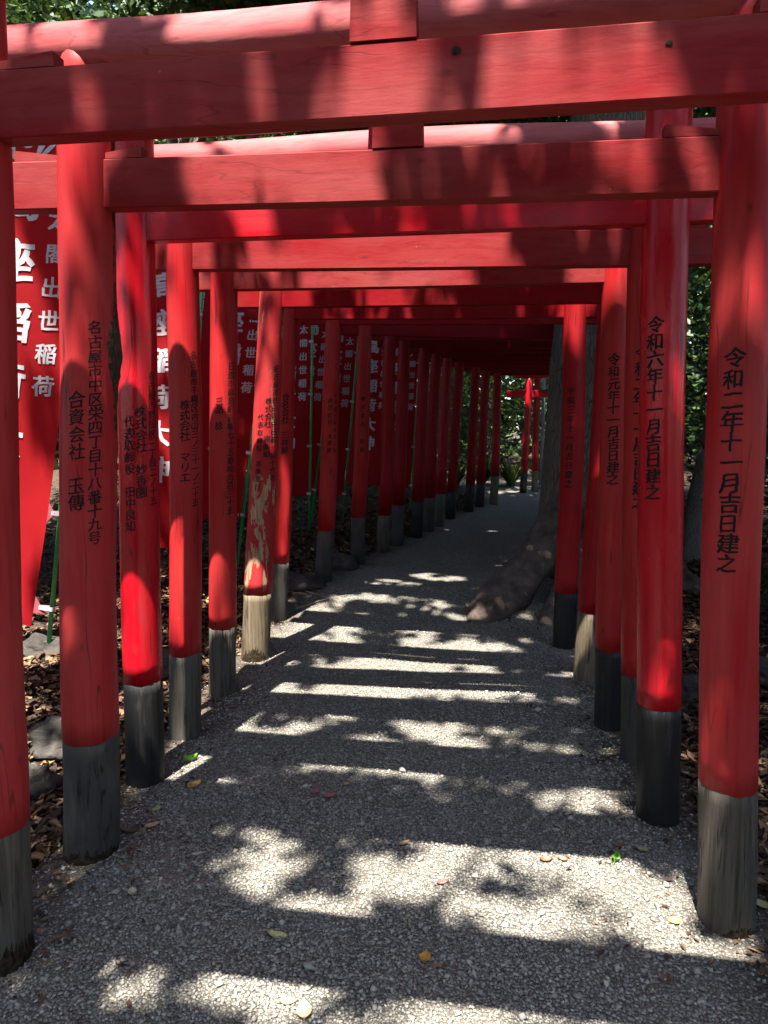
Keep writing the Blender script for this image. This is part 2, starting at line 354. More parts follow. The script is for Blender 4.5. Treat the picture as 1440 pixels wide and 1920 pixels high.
# loose gravel, real stones on the near part of the path
def gravel_stones():
    parts = []
    for (y0, y1, dens, r0, r1) in ((1.75, 2.9, 5600, .0036, .0070), (2.9, 4.2, 3800, .0038, .0072), (4.2, 6.5, 1700, .004, .0075), (1.75, 4.2, 75, .009, .015)):
        n = int((y1 - y0) * 3.0 * dens); y = rng.uniform(y0, y1, n); x = rng.uniform(-1.55, 1.75, n)
        k = (rng.random(n) < np.clip((x - XL(y) + .1) / .3, .12, 1)) & (rng.random(n) < np.clip((XR(y) + .1 - x) / .3, .12, 1)) & (x > XL(y) - .25) & (x < XR(y) + .3); x, y = x[k], y[k]; parts.append((x, y, rng.uniform(r0, r1, len(x)) * (1 + 0.6 * (rng.random(len(x)) > .96))))
    x = np.concatenate([p[0] for p in parts]); y = np.concatenate([p[1] for p in parts]); r = np.concatenate([p[2] for p in parts])
    n = len(x)
    base = np.array([[1, 0, 0], [0, 1, 0], [-1, 0, 0], [0, -1, 0], [.15, .1, 1], [0, 0, -1]], float)
    f = np.array([[0, 1, 4], [1, 2, 4], [2, 3, 4], [3, 0, 4], [1, 0, 5], [2, 1, 5], [3, 2, 5], [0, 3, 5]])
    sc = np.stack([r * rng.uniform(.9, 1.6, n), r * rng.uniform(.7, 1.2, n), r * rng.uniform(.45, .8, n)], 1)
    P = base[None] * sc[:, None, :] * rng.uniform(.75, 1.25, (n, 6, 1))
    a = rng.uniform(0, 6.28, n); t = rng.normal(0, .35, n)
    ct, st = np.cos(t)[:, None], np.sin(t)[:, None]
    X, Y, Z = P[..., 0], P[..., 1] * ct - P[..., 2] * st, P[..., 1] * st + P[..., 2] * ct
    ca, sa = np.cos(a)[:, None], np.sin(a)[:, None]
    Q = np.stack([X * ca - Y * sa + x[:, None], X * sa + Y * ca + y[:, None], Z + (GZ(x, y) + 0.004 + sc[:, 2] * .62)[:, None]], -1)
    F = (np.arange(n)[:, None, None] * 6 + f[None]).reshape(-1, 3)
    o = mk_np('gravel', Q.reshape(-1, 3), F, PEB, None, False)
    tag(o, 'loose grey gravel scattered over the path', 'gravel', kind='stuff')
gravel_stones()

# dead leaves on both banks
def leaf_strip(n, px, py, pz, size, curl=0.5, tilt=0.5, wide=0.42):
    u = np.array([[0, 0], [.5, -.5], [.5, .5], [1, 0], [.5, 0]])           # base, left, right, tip, midrib
    L = size; W = size * wide
    loc = np.zeros((n, 5, 3)); loc[..., 0] = (u[:, 0] - .5)[None] * L[:, None]; loc[..., 1] = u[:, 1][None] * W[:, None]
    c = rng.uniform(-.1, curl, n)
    loc[:, 1:3, 2] = (c * W * .6)[:, None]; loc[:, 4, 2] = -(c * W * .2); loc[:, 3, 2] = rng.normal(0, .12, n) * L; loc[:, 0, 2] = rng.normal(0, .08, n) * L
    tx, ty, a = rng.normal(0, tilt, n), rng.normal(0, tilt, n), rng.uniform(0, 6.283, n)
    def rot(P, ang, i, j):
        q = P.copy(); c_, s_ = np.cos(ang)[:, None], np.sin(ang)[:, None]
        q[..., i] = P[..., i] * c_ - P[..., j] * s_; q[..., j] = P[..., i] * s_ + P[..., j] * c_; return q
    loc = rot(rot(rot(loc, tx, 1, 2), ty, 0, 2), a, 0, 1)
    loc += np.stack([px, py, pz], -1)[:, None, :]
    f = np.array([[0, 1, 4], [1, 3, 4], [3, 2, 4], [2, 0, 4]])
    return loc.reshape(-1, 3), (np.arange(n)[:, None, None] * 5 + f[None]).reshape(-1, 3)
def litter():
    V, F, o = [], [], 0
    for side in (-1, 1):
        for (y0, y1, n) in ((1.4, 4.5, 9000), (4.5, 9, 11000), (9, 16, 8000)):
            y = rng.uniform(y0, y1, n); d = rng.exponential(1.15, n) - .04
            x = XL(y) - .2 - d if side < 0 else XR(y) + .22 + d
            v, f = leaf_strip(n, x, y, GZ(x, y) + rng.uniform(.004, .03, n), rng.uniform(.035, .095, n), .9, .33)
            V.append(v); F.append(f + o); o += len(v)
    n = 900                                            # strays on the edges of the path
    y = rng.uniform(1.6, 9, n); t = rng.random(n) ** 2.2; x = np.where(rng.random(n) < .6, XL(y) - .1 + t * .7, XR(y) + .1 - t * .6)
    v, f = leaf_strip(n, x, y, GZ(x, y) + .012, rng.uniform(.012, .04, n), .5, .12); V.append(v); F.append(f + o); o += len(v)
    for (cx, cy, m_) in ((-1.15, 2.5, 60), (-1.2, 1.95, 45), (1.17, 2.15, 50), (1.2, 2.75, 45), (-1.1, 3.05, 40), (-1.05, 3.5, 35), (-.95, 4.1, 35), (1.25, 3.3, 40), (1.3, 3.7, 35), (1.3, 4.4, 35), (1.5, 5.1, 60), (1.2, 5.6, 70), (-.85, 4.8, 35)):
        an, rd = rng.uniform(0, 6.283, m_), rng.uniform(.1, .26, m_); x, y = cx + np.cos(an) * rd, cy + np.sin(an) * rd      # drifted against the posts and the roots
        v, f = leaf_strip(m_, x, y, GZ(x, y) + .012, rng.uniform(.012, .045, m_), .7, .25); V.append(v); F.append(f + o); o += len(v)
    tag(mk_np('leaf_litter', np.concatenate(V), np.concatenate(F), LITTER), 'brown dead leaves covering both banks beside the path', 'leaf litter', kind='stuff')
litter()

# ------------------------------------------------------------------ writing
GLY = {}
def glyph(ch, bold=0.014):
    k = (ch, bold)
    if k in GLY: return GLY[k]
    cu = bpy.data.curves.new('t', 'FONT'); cu.body = ch; cu.size = 1; cu.resolution_u = 2
    o = bpy.data.objects.new('t', cu); COL.objects.link(o)
    me = bpy.data.meshes.new_from_object(o.evaluated_get(bpy.context.evaluated_depsgraph_get()))
    bm = bmesh.new(); bm.from_mesh(me)
    bmesh.ops.remove_doubles(bm, verts=bm.verts, dist=1e-4)
    if bm.verts:
        xs = [v.co.x for v in bm.verts]; ys = [v.co.y for v in bm.verts]
        cx, cy = 0.5, 0.38
        s0 = 1.0
        for v in bm.verts: v.co.x = (v.co.x - cx) * s0; v.co.y = (v.co.y - cy) * s0
        mv = {}
        for ed in bm.edges:                             # thicken: uprights more than level strokes, as a brush does
            if len(ed.link_faces) != 1: continue
            a_, b_ = ed.verts; t_ = (b_.co - a_.co); nn = Vector((t_.y, -t_.x, 0))
            if nn.length < 1e-6: continue
            nn.normalize(); fc = ed.link_faces[0].calc_center_median()
            if nn.dot(fc - a_.co) > 0: nn = -nn
            for q in (a_, b_): mv[q] = mv.get(q, Vector((0, 0, 0))) + nn
        for q, nn in mv.items():
            if nn.length > 1e-6: nn.normalize(); q.co += Vector((nn.x * bold * 1.5, nn.y * bold * .9, 0))
        for i in range(-4, 5):
            bmesh.ops.bisect_plane(bm, geom=bm.verts[:] + bm.edges[:] + bm.faces[:], plane_co=(i * .11, 0, 0), plane_no=(1, 0, 0), dist=1e-5)
        for i in range(-4, 5):
            bmesh.ops.bisect_plane(bm, geom=bm.verts[:] + bm.edges[:] + bm.faces[:], plane_co=(0, i * .11 + .05, 0), plane_no=(0, 1, 0), dist=1e-5)
        for v in bm.verts:
            v.co += Vector((mnoise.noise(v.co * 5 + Vector((ord(ch), 0, 0))), mnoise.noise(v.co * 5 + Vector((0, ord(ch), 7))), 0)) * .022
        for v in bm.verts:                              # brush slant and uneven stroke
            x, y = v.co.x, v.co.y
            v.co.y = y + 0.11 * x + 0.012 * math.sin(9 * x + 3 * y); v.co.x = x * 0.97 + 0.014 * math.sin(8 * y + 2 * x)
    bm.verts.index_update()
    r = ([(v.co.x, v.co.y) for v in bm.verts], [[v.index for v in f.verts] for f in bm.faces])
    bm.free(); bpy.data.meshes.remove(me); bpy.data.objects.remove(o); bpy.data.curves.remove(cu)
    GLY[k] = r; return r
def column(text, size, pitch, place, name, mat, parent, bold=0.014, each=True):
    """a column of writing; place(across, down) -> point; every character a part of its own unless too small"""
    V, Fc = [], []; rr = random.Random(text)
    for i, ch in enumerate(text):
        if ch == '　': continue
        vs, fs = glyph(ch, bold); o = len(V); sc = size * rr.uniform(.93, 1.05); jx = size * rr.uniform(-.03, .03); an = rr.uniform(-.04, .04)
        ca, sa = math.cos(an), math.sin(an)
        for (x, y) in vs: V.append(place((x * ca - y * sa) * sc + jx, (i + .5) * pitch - (x * sa + y * ca) * sc))
        Fc += [[k + o for k in f] for f in fs]
        if each: mk(name, V, Fc, mat, parent); V, Fc = [], []
    if not each: mk('inscription', V, Fc, mat, parent)['kind'] = 'stuff'

# ------------------------------------------------------------------ torii gates
NUKI_H = 0.158
def post_radius(rb, rt, t, a, seed, lumps):
    r = rb + (rt - rb) * t
    return r * (1 + 0.035 * mnoise.noise(Vector((math.cos(a) + seed * 5.3, math.sin(a), t * 7))) + 0.012 * mnoise.noise(Vector((math.cos(a) * 2 + seed, math.sin(a) * 2, t * 30)))
                + sum(h * math.exp(-((t - tt) / w_) ** 2 - ((math.remainder(a - aa, 2 * math.pi)) / .45) ** 2) for (tt, aa, h, w_) in lumps))
def make_post(gate, org, base, top, ztop, zp, rb, rt, pm, fm, seed, zg, texts=(), lumps=(), rot=None):
    base, top = Vector(base), Vector(top); ax = (top - base) / (top.z - base.z)
    L = ztop - zg
    bs = .016 if base.y < 6 else .02
    def axis(z): return base + ax * (z - base.z) + Vector((mnoise.noise(Vector((seed * 3.7, z * .8, 1.5))), mnoise.noise(Vector((seed * 2.9, z * .8, 8.5))), 0)) * bs
    def surf(z, a, off=0.0):
        r = post_radius(rb, rt, (z - zg) / L, a, seed, lumps) + off; c = axis(z)
        return c + Vector((math.cos(a) * r, math.sin(a) * r, 0)) - org
    def lathe(name, zs, n, off, mat, par, wave):
        V, Fc = [], []
        for j, z in enumerate(zs):
            for k in range(n):
                a = 2 * math.pi * k / n
                zz = z + (wave * (mnoise.noise(Vector((math.cos(a) * 1.3, math.sin(a) * 1.3, seed * 9.1))) + .8 * mnoise.noise(Vector((math.cos(a) * 5, math.sin(a) * 5, seed * 9.1)))) if ((j == 0 and off > 0) or (j == len(zs) - 1 and off == 0)) else 0)
                V.append(surf(zz, a, off))
        for j in range(len(zs) - 1):
            for k in range(n):
                p, q = j * n + k, j * n + (k + 1) % n; Fc.append((p, q, q + n, p + n))
        Fc.append(tuple(range(n - 1, -1, -1))); m = (len(zs) - 1) * n; Fc.append(tuple(range(m, m + n)))
        o = mk(name, V, Fc, mat, par); o.data.polygons.foreach_set('use_smooth', [len(p.vertices) == 4 for p in o.data.polygons]); return o
    n = 28 if base.y < 6 else 16
    near = base.y < 6
    po = lathe('post', np.linspace(zp, ztop, 30 if near else 8), n, 0.0012, pm, gate, 0.009)
    lathe('post_foot', np.linspace(zg - .06, zp + .012, 10 if near else 4), n, 0.0, fm, po, 0.012)
    face = math.atan2(-axis(1.5).y, -axis(1.5).x)
    for (txt, frac, y0, y1, sz) in texts:
        z0, z1 = zpx(y0, axis(2)), zpx(y1, axis(1.2)); pitch = (z0 - z1) / len(txt)
        a0 = face + math.asin(max(-.95, min(.95, frac)))
        size = min(pitch * 1.05, sz)
        def place(u, dn, z0=z0, a0=a0):
            z = z0 - dn; r = rb + (rt - rb) * (z - zg) / L; return surf(z, a0 + u / r, 0.0028)
        column(txt, size, pitch, place, 'character', INK, po, .022 if len(texts) < 2 else .015, base.y < 5.4)
    if rot:                                             # rotted, splintered lower edge
        (a0, a1, hh) = rot; V, Fc = [], []; m = 46; rr = random.Random(seed)
        for i in range(m + 1):
            a = a0 + (a1 - a0) * i / m; e = math.sin(math.pi * i / m) ** .6
            z = hh * e * (0.45 + .55 * rr.random())
            V += [surf(zg - .02, a, .004), surf(zg + z * .6, a, .003), surf(zg + z, a, .0015)]
        for i in range(m):
            for j in range(2): p = i * 3 + j; Fc.append((p, p + 3, p + 4, p + 1))
        mk('rotten_edge', V, Fc, ROT, po)
    return po, surf, axis
def make_gate(i, g, label):
    lb, rb_ = np.array(g['L'], float), np.array(g['R'], float); lt, rt = np.array(g['LT'], float), np.array(g['RT'], float)
    loc = Vector(((lb + rb_) / 2).tolist()); org = loc.copy()
    e = thing('torii_gate', loc, label, 'torii gate', 'red torii gates along the path')
    zk = (lt[2] + rt[2]) / 2 + 0.52; NH = g.get('nh', NUKI_H)
    rL, rR = g.get('rL', (.085, .075)), g.get('rR', (.085, .075))
    dl = (lt - lb) / (lt[2] - lb[2]); dr = (rt - rb_) / (rt[2] - rb_[2])
    axu = Vector(((rt - lt) / np.linalg.norm(rt - lt)).tolist())
    # top beam, a peeled log
    KL = Vector((lb + dl * (zk - lb[2])).tolist()) - org; KR = Vector((rb_ + dr * (zk - rb_[2])).tolist()) - org
    kd = (KR - KL).normalized(); ov = g.get('kov', .34); rk = g.get('rk', .095)
    a, b = KL - kd * ov, KR + kd * ov; ns = 26 if i < 8 else 8
    mid = (a + b) / 2
    pts = [a.lerp(b, t) + Vector((0, 0, .012 * math.sin(t * 7 + i))) for t in np.linspace(0, 1, ns)]
    V, Fc = tube(pts, [rk * (1 + .03 * math.sin(t * 5 + i * 2)) for t in np.linspace(0, 1, ns)], 22 if i < 8 else 12, True, .05, i, 2.4)
    o = mk('top_beam', V, Fc, B_log if g['bm'] is not B_new else B_new, e); o.data.polygons.foreach_set('use_smooth', [len(p.vertices) == 4 for p in o.data.polygons])
    # tie beam through both posts
    n0 = Vector(lt.tolist()) - org; n1 = Vector(rt.tolist()) - org; ovn = g.get('nov', .33)
    na, nb = n0 - axu * ovn, n1 + axu * ovn
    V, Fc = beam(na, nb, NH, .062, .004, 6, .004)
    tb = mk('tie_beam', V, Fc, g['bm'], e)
    for (px, py, r) in g.get('holes', ()):
        c = Vector(onplane(px, py, lb, rb_).tolist()) - org; nrm = Vector((axu.y, -axu.x, 0)).normalized()
        c = c + nrm * .0325; V = []; Fc = []; m = 12
        for k in range(m):
            an = 2 * math.pi * k / m; rr = r * (1 + .1 * math.sin(3 * an + px)); V.append(c + axu * math.cos(an) * rr + Vector((0, 0, 1)) * math.sin(an) * rr * .8)
        for k in range(m): V.append(c + (V[k] - c) * .55 + nrm * .001)
        for k in range(m): Fc.append((k, (k + 1) % m, (k + 1) % m + m, k + m))
        Fc.append(tuple(range(m, 2 * m))); mk('knot_hole', V, Fc, ROT, tb)
    # strut in the middle
    mc = n0.lerp(n1, g.get('sf', .5)); zt = ((KL + KR) / 2).z - rk * .75; zb = mc.z + NH * (1.0) - .004 + .004
    w0, w1, dd = .08, .071, .03; nrm = Vector((axu.y, -axu.x, 0)).normalized(); au = Vector((axu.x, axu.y, 0)).normalized()
    V = []
    for (z, hw) in ((zb, w0), (zt, w1)):
        for (sx, sn) in ((-1, 1), (1, 1), (1, -1), (-1, -1)):
            zz = z + (au * sx * hw).dot(Vector((0, 0, 0))) ; V.append(Vector((mc.x, mc.y, zz)) + au * sx * hw + nrm * sn * (dd + .004))
    mk('strut', V, [(0, 1, 2, 3), (4, 7, 6, 5), (0, 4, 5, 1), (1, 5, 6, 2), (2, 6, 7, 3), (3, 7, 4, 0)], g['bm'], e)
    # wedges
    if i < 9:
        for (c, sgn, r) in ((n0, 1, rL[1]), (n0, -1, rL[1]), (n1, -1, rR[1]), (n1, 1, rR[1])):
            s0, s1 = r * .9, r + .135 + .02 * ((i * 7 + sgn) % 3); V = []
            for (s, h0) in ((s0, .016), (s1, .036)):
                p = c + axu * sgn * s + Vector((0, 0, NH + .0015))
                for (q, h) in ((1, 0), (-1, 0), (-1, h0), (1, h0)): V.append(p + nrm * q * .024 + Vector((0, 0, h)))
            mk('wedge', V, [(0, 1, 2, 3), (7, 6, 5, 4), (0, 4, 5, 1), (1, 5, 6, 2), (2, 6, 7, 3), (3, 7, 4, 0)], g['bm'], e)
    zg = g.get('zg', (0, 0))
    zgl, zgr = float(GZ(lb[0], lb[1])), float(GZ(rb_[0], rb_[1]))
    make_post(e, org, lb, lt, zk + .01, g.get('pl', .42), rL[0], rL[1], g.get('pmL', g['pm']), g.get('fL', F_slate), i * 2 + .3, min(zgl, lb[2]), g.get('tL', ()), g.get('lumpL', ()), g.get('rotL'))
    make_post(e, org, rb_, rt, zk + .01, g.get('pr', .42), rR[0], rR[1], g.get('pmR', g['pm']), g.get('fR', F_slate), i * 2 + 1.3, min(zgr, rb_[2]), g.get('tR', ()), g.get('lumpR', ()), g.get('rotR'))
    return e

def pxgate(lb, ltx, lty, rb, rtx, rty, z=0.0, **kw):
    A, B = gnd(*lb, z), gnd(*rb, z)
    return dict(L=A, R=B, LT=onplane(ltx, lty, A, B), RT=onplane(rtx, rty, A, B), **kw)
def zl(y, p): return zpx(y, p)                          # paint line height from the picture row
YEAR = lambda c: '令和' + c + '年十一月吉日建之'
GATES = []
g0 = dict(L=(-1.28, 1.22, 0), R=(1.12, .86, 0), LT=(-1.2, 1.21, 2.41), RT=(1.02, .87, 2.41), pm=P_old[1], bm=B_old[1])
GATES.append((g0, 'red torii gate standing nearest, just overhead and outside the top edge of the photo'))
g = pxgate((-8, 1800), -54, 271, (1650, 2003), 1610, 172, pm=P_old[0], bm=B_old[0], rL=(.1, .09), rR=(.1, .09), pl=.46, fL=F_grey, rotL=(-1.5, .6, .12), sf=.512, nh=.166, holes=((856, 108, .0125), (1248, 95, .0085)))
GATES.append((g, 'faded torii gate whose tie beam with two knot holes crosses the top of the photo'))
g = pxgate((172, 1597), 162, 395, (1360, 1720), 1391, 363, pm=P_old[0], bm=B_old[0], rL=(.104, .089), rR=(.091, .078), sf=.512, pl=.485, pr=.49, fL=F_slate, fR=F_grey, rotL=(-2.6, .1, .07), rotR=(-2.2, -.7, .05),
    tL=(('名古屋市中区栄四丁目十八番十九号', .22, 606, 1014, .068), ('合資会社　玉傳', -.42, 735, 952, .075)),
    tR=((YEAR('二'), -.12, 655, 1066, .085),), lumpL=((.665, .2, .16, .035),))
GATES.append((g, 'faded torii gate with a bark-edged left post and grey wooden post feet'))
g = pxgate((270, 1462), 253, 455, (1232, 1530), 1251, 420, pm=P_new, bm=B_new, rL=(.088, .079), rR=(.088, .083), pl=.50, pr=.51, fL=F_black, fR=F_black, kov=.36,
    tL=(('名古屋市熱田区一丁目二ノ十五', .68, 697, 945, .05), ('株式会社　妙香園', .12, 762, 930, .055), ('代表取締役　田中良知', -.45, 780, 992, .055)),
    tR=((YEAR('六'), -.33, 597, 935, .085),))
GATES.append((g, 'freshly painted glossy bright red torii gate with black post feet'))
g = pxgate((347, 1378), 343, 508, (1190, 1425), 1209, 499, pm=P_old[1], bm=B_old[1], rL=(.084, .077), rR=(.078, .074), pl=.465, pr=.45, fL=F_grey, fR=F_slate,
    tL=(('名古屋市千種区内山三ノ三十一ノ二十五', .55, 660, 947, .05), ('株式会社　マリエ', -.05, 750, 902, .062)), tR=((YEAR('二'), 0, 650, 952, .08),))
GATES.append((g, 'faded torii gate directly behind the freshly painted bright red one'))
g = pxgate((418, 1300), 420, 545, (1139, 1362), 1158, 531, pm=P_old[1], bm=B_old[0], rL=(.083, .074), rR=(.078, .064), pl=.43, pr=.45, fL=F_grey, fR=F_black,
    tL=(('日進市藤島町長塚七十五番地九百三十五', .55, 680, 962, .05), ('三品　稔', -.3, 745, 806, .05)), tR=((YEAR('元'), -.05, 665, 907, .07),))
GATES.append((g, 'faded torii gate just in front of the gate with the peeling post'))
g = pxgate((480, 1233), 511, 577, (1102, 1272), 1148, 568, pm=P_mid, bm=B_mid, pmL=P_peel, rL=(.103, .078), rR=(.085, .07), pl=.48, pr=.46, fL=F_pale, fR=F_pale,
    tL=(('名古屋市熱田区中田町一番十六号', .6, 685, 902, .05), ('株式会社　高阪組', .12, 745, 857, .05), ('代表取締役　高阪重行', -.42, 775, 917, .045)), rotL=(-2.5, -.6, .13), rotR=(-1.2, .6, .14))
GATES.append((g, 'torii gate with paint peeling off its left post down to bare wood'))
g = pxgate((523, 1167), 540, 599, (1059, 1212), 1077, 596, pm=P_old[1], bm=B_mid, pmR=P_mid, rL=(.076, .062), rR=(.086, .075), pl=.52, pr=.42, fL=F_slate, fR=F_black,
    tL=(('合名会社　三井屋', 0, 738, 850, .07),), tR=((YEAR('三'), -.25, 725, 914, .06),))
GATES.append((g, 'torii gate whose black-footed right post stands before the big tree root'))
g = pxgate((607, 1090), 625, 609, (1164, 1135), 1168, 607, .1, pm=P_old[1], bm=B_mid, rL=(.087, .072), pl=.62, pr=.5,
    tL=(('株式会社　大黒屋', .0, 745, 850, .05), ('名古屋市熱田区二番', .6, 735, 850, .04)))
GATES.append((g, 'torii gate next beyond the buttress root, left post on dark grey foot'))
def far_gate(lb, ltx, lty, z, right, **kw):
    A = gnd(*lb, z); B = np.array([right[0], right[1], z]); T = onplane(ltx, lty, A, B)
    u = (A - B); u = u / np.linalg.norm(u); RT = B + u * .07; RT[2] = T[2]
    return dict(L=A, R=B, LT=T, RT=RT, **kw)
FARL = ['ninth', 'tenth', 'eleventh', 'twelfth', 'thirteenth', 'fourteenth', 'fifteenth', 'sixteenth', 'seventeenth', 'eighteenth']
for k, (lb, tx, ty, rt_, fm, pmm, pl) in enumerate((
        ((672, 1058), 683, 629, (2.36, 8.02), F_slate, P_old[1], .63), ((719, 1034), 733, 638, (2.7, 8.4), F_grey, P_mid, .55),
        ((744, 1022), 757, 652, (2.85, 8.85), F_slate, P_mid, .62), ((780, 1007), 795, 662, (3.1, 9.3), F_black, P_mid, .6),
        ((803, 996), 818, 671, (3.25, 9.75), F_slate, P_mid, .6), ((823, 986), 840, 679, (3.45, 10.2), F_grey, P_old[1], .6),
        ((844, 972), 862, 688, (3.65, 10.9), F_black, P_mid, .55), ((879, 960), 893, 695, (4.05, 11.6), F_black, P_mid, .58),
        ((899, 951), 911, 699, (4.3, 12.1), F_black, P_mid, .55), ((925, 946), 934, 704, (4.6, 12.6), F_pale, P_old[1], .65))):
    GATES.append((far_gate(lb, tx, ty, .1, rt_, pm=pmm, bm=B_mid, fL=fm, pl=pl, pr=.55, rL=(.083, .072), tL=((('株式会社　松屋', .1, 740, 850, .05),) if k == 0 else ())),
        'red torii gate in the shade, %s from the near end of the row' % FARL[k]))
GATES.append((far_gate((980, 925), 991, 745, 0, (6.1, 15.9), pm=P_new, bm=B_new, fL=F_black, pl=.5, pr=.5, rL=(.085, .075), nov=.5), 'far bright red torii gate with a black foot at the end of the path'))
GATES.append((far_gate((1002, 922), 1007, 743, 0, (6.5, 16.4), pm=P_old[1], bm=B_mid, fL=F_pale, pl=.5, pr=.5, rL=(.085, .075)), 'farthest torii gate, grey-footed, behind the bright black-footed one'))
GO = [make_gate(i, gg, lab) for i, (gg, lab) in enumerate(GATES)]
# bark left on the side of the second gate's left post
def bark_patch():
    g = GATES[2][0]; e = GO[2]; org = Vector(e.location); b, t = Vector(g['L'].tolist()), Vector(g['LT'].tolist()); ax = (t - b) / t.z
    V, Fc = [], []; n, m = 60, 7; rr = random.Random(4)
    for j in range(n + 1):
        z = 1.62 + 1.1 * j / n; c = b + ax * z; r = .104 - .015 * z / 2.9
        wd = .16 + .34 * math.exp(-((z - 1.92) / .13) ** 2) + .12 * rr.random()
        for k in range(m + 1):
            a = .12 + (k / m - .5) * 2 * wd
            edge = 1 - abs(k / m - .5) * 2
            rr_ = r + (.004 + .022 * math.exp(-((z - 1.92) / .12) ** 2)) * edge ** .6 + .005 * rr.random() * edge - .003
            V.append(c + Vector((math.cos(a), math.sin(a), 0)) * rr_ - org)
    for j in range(n):
        for k in range(m): p = j * (m + 1) + k; Fc.append((p, p + 1, p + m + 2, p + m + 1))
    post = [c for c in e.children if c.name.startswith('post')][0]
    mk('bark_strip', V, Fc, BARKD, post)
bark_patch()

# ------------------------------------------------------------------ banners
def cloth_mat(name, col):
    m = NB(name, 0.75, 0.2); v = m.map((1, 1, 1)); a = m.noise(v, 3, 4); c = m.mix(m.ramp(a, [(.3, 0.), (.7, .5)]), col, tuple(q * .75 for q in col))
    m.out(c, m.bump(m.noise(v, 7, 3), .15, .02))
    tr = m.n('ShaderNodeBsdfTranslucent'); m.l(c, tr.inputs[0]); mx = m.n('ShaderNodeMixShader'); mx.inputs[0].default_value = .5
    m.l(m.b.outputs[0], mx.inputs[1]); m.l(tr.outputs[0], mx.inputs[2]); m.l(mx.outputs[0], m.t.nodes['Material Output'].inputs[0]); return m.m
CLOTH = cloth_mat('banner_red', (0.46, 0.010, 0.016)); CLOTH_BACKLIT = cloth_mat('banner_red_backlit', (0.62, 0.16, 0.19))  # second one: red cloth coloured pink as if sunlit from behind
WHITE = NB('banner_white', 0.7, .2); WHITE.b.inputs['Base Color'].default_value = (.46, .42, .45, 1); WHITE = WHITE.m
GREEN = NB('pole_green', 0.3, .5); GREEN.b.inputs['Base Color'].default_value = (.03, .36, .11, 1); GREEN = GREEN.m
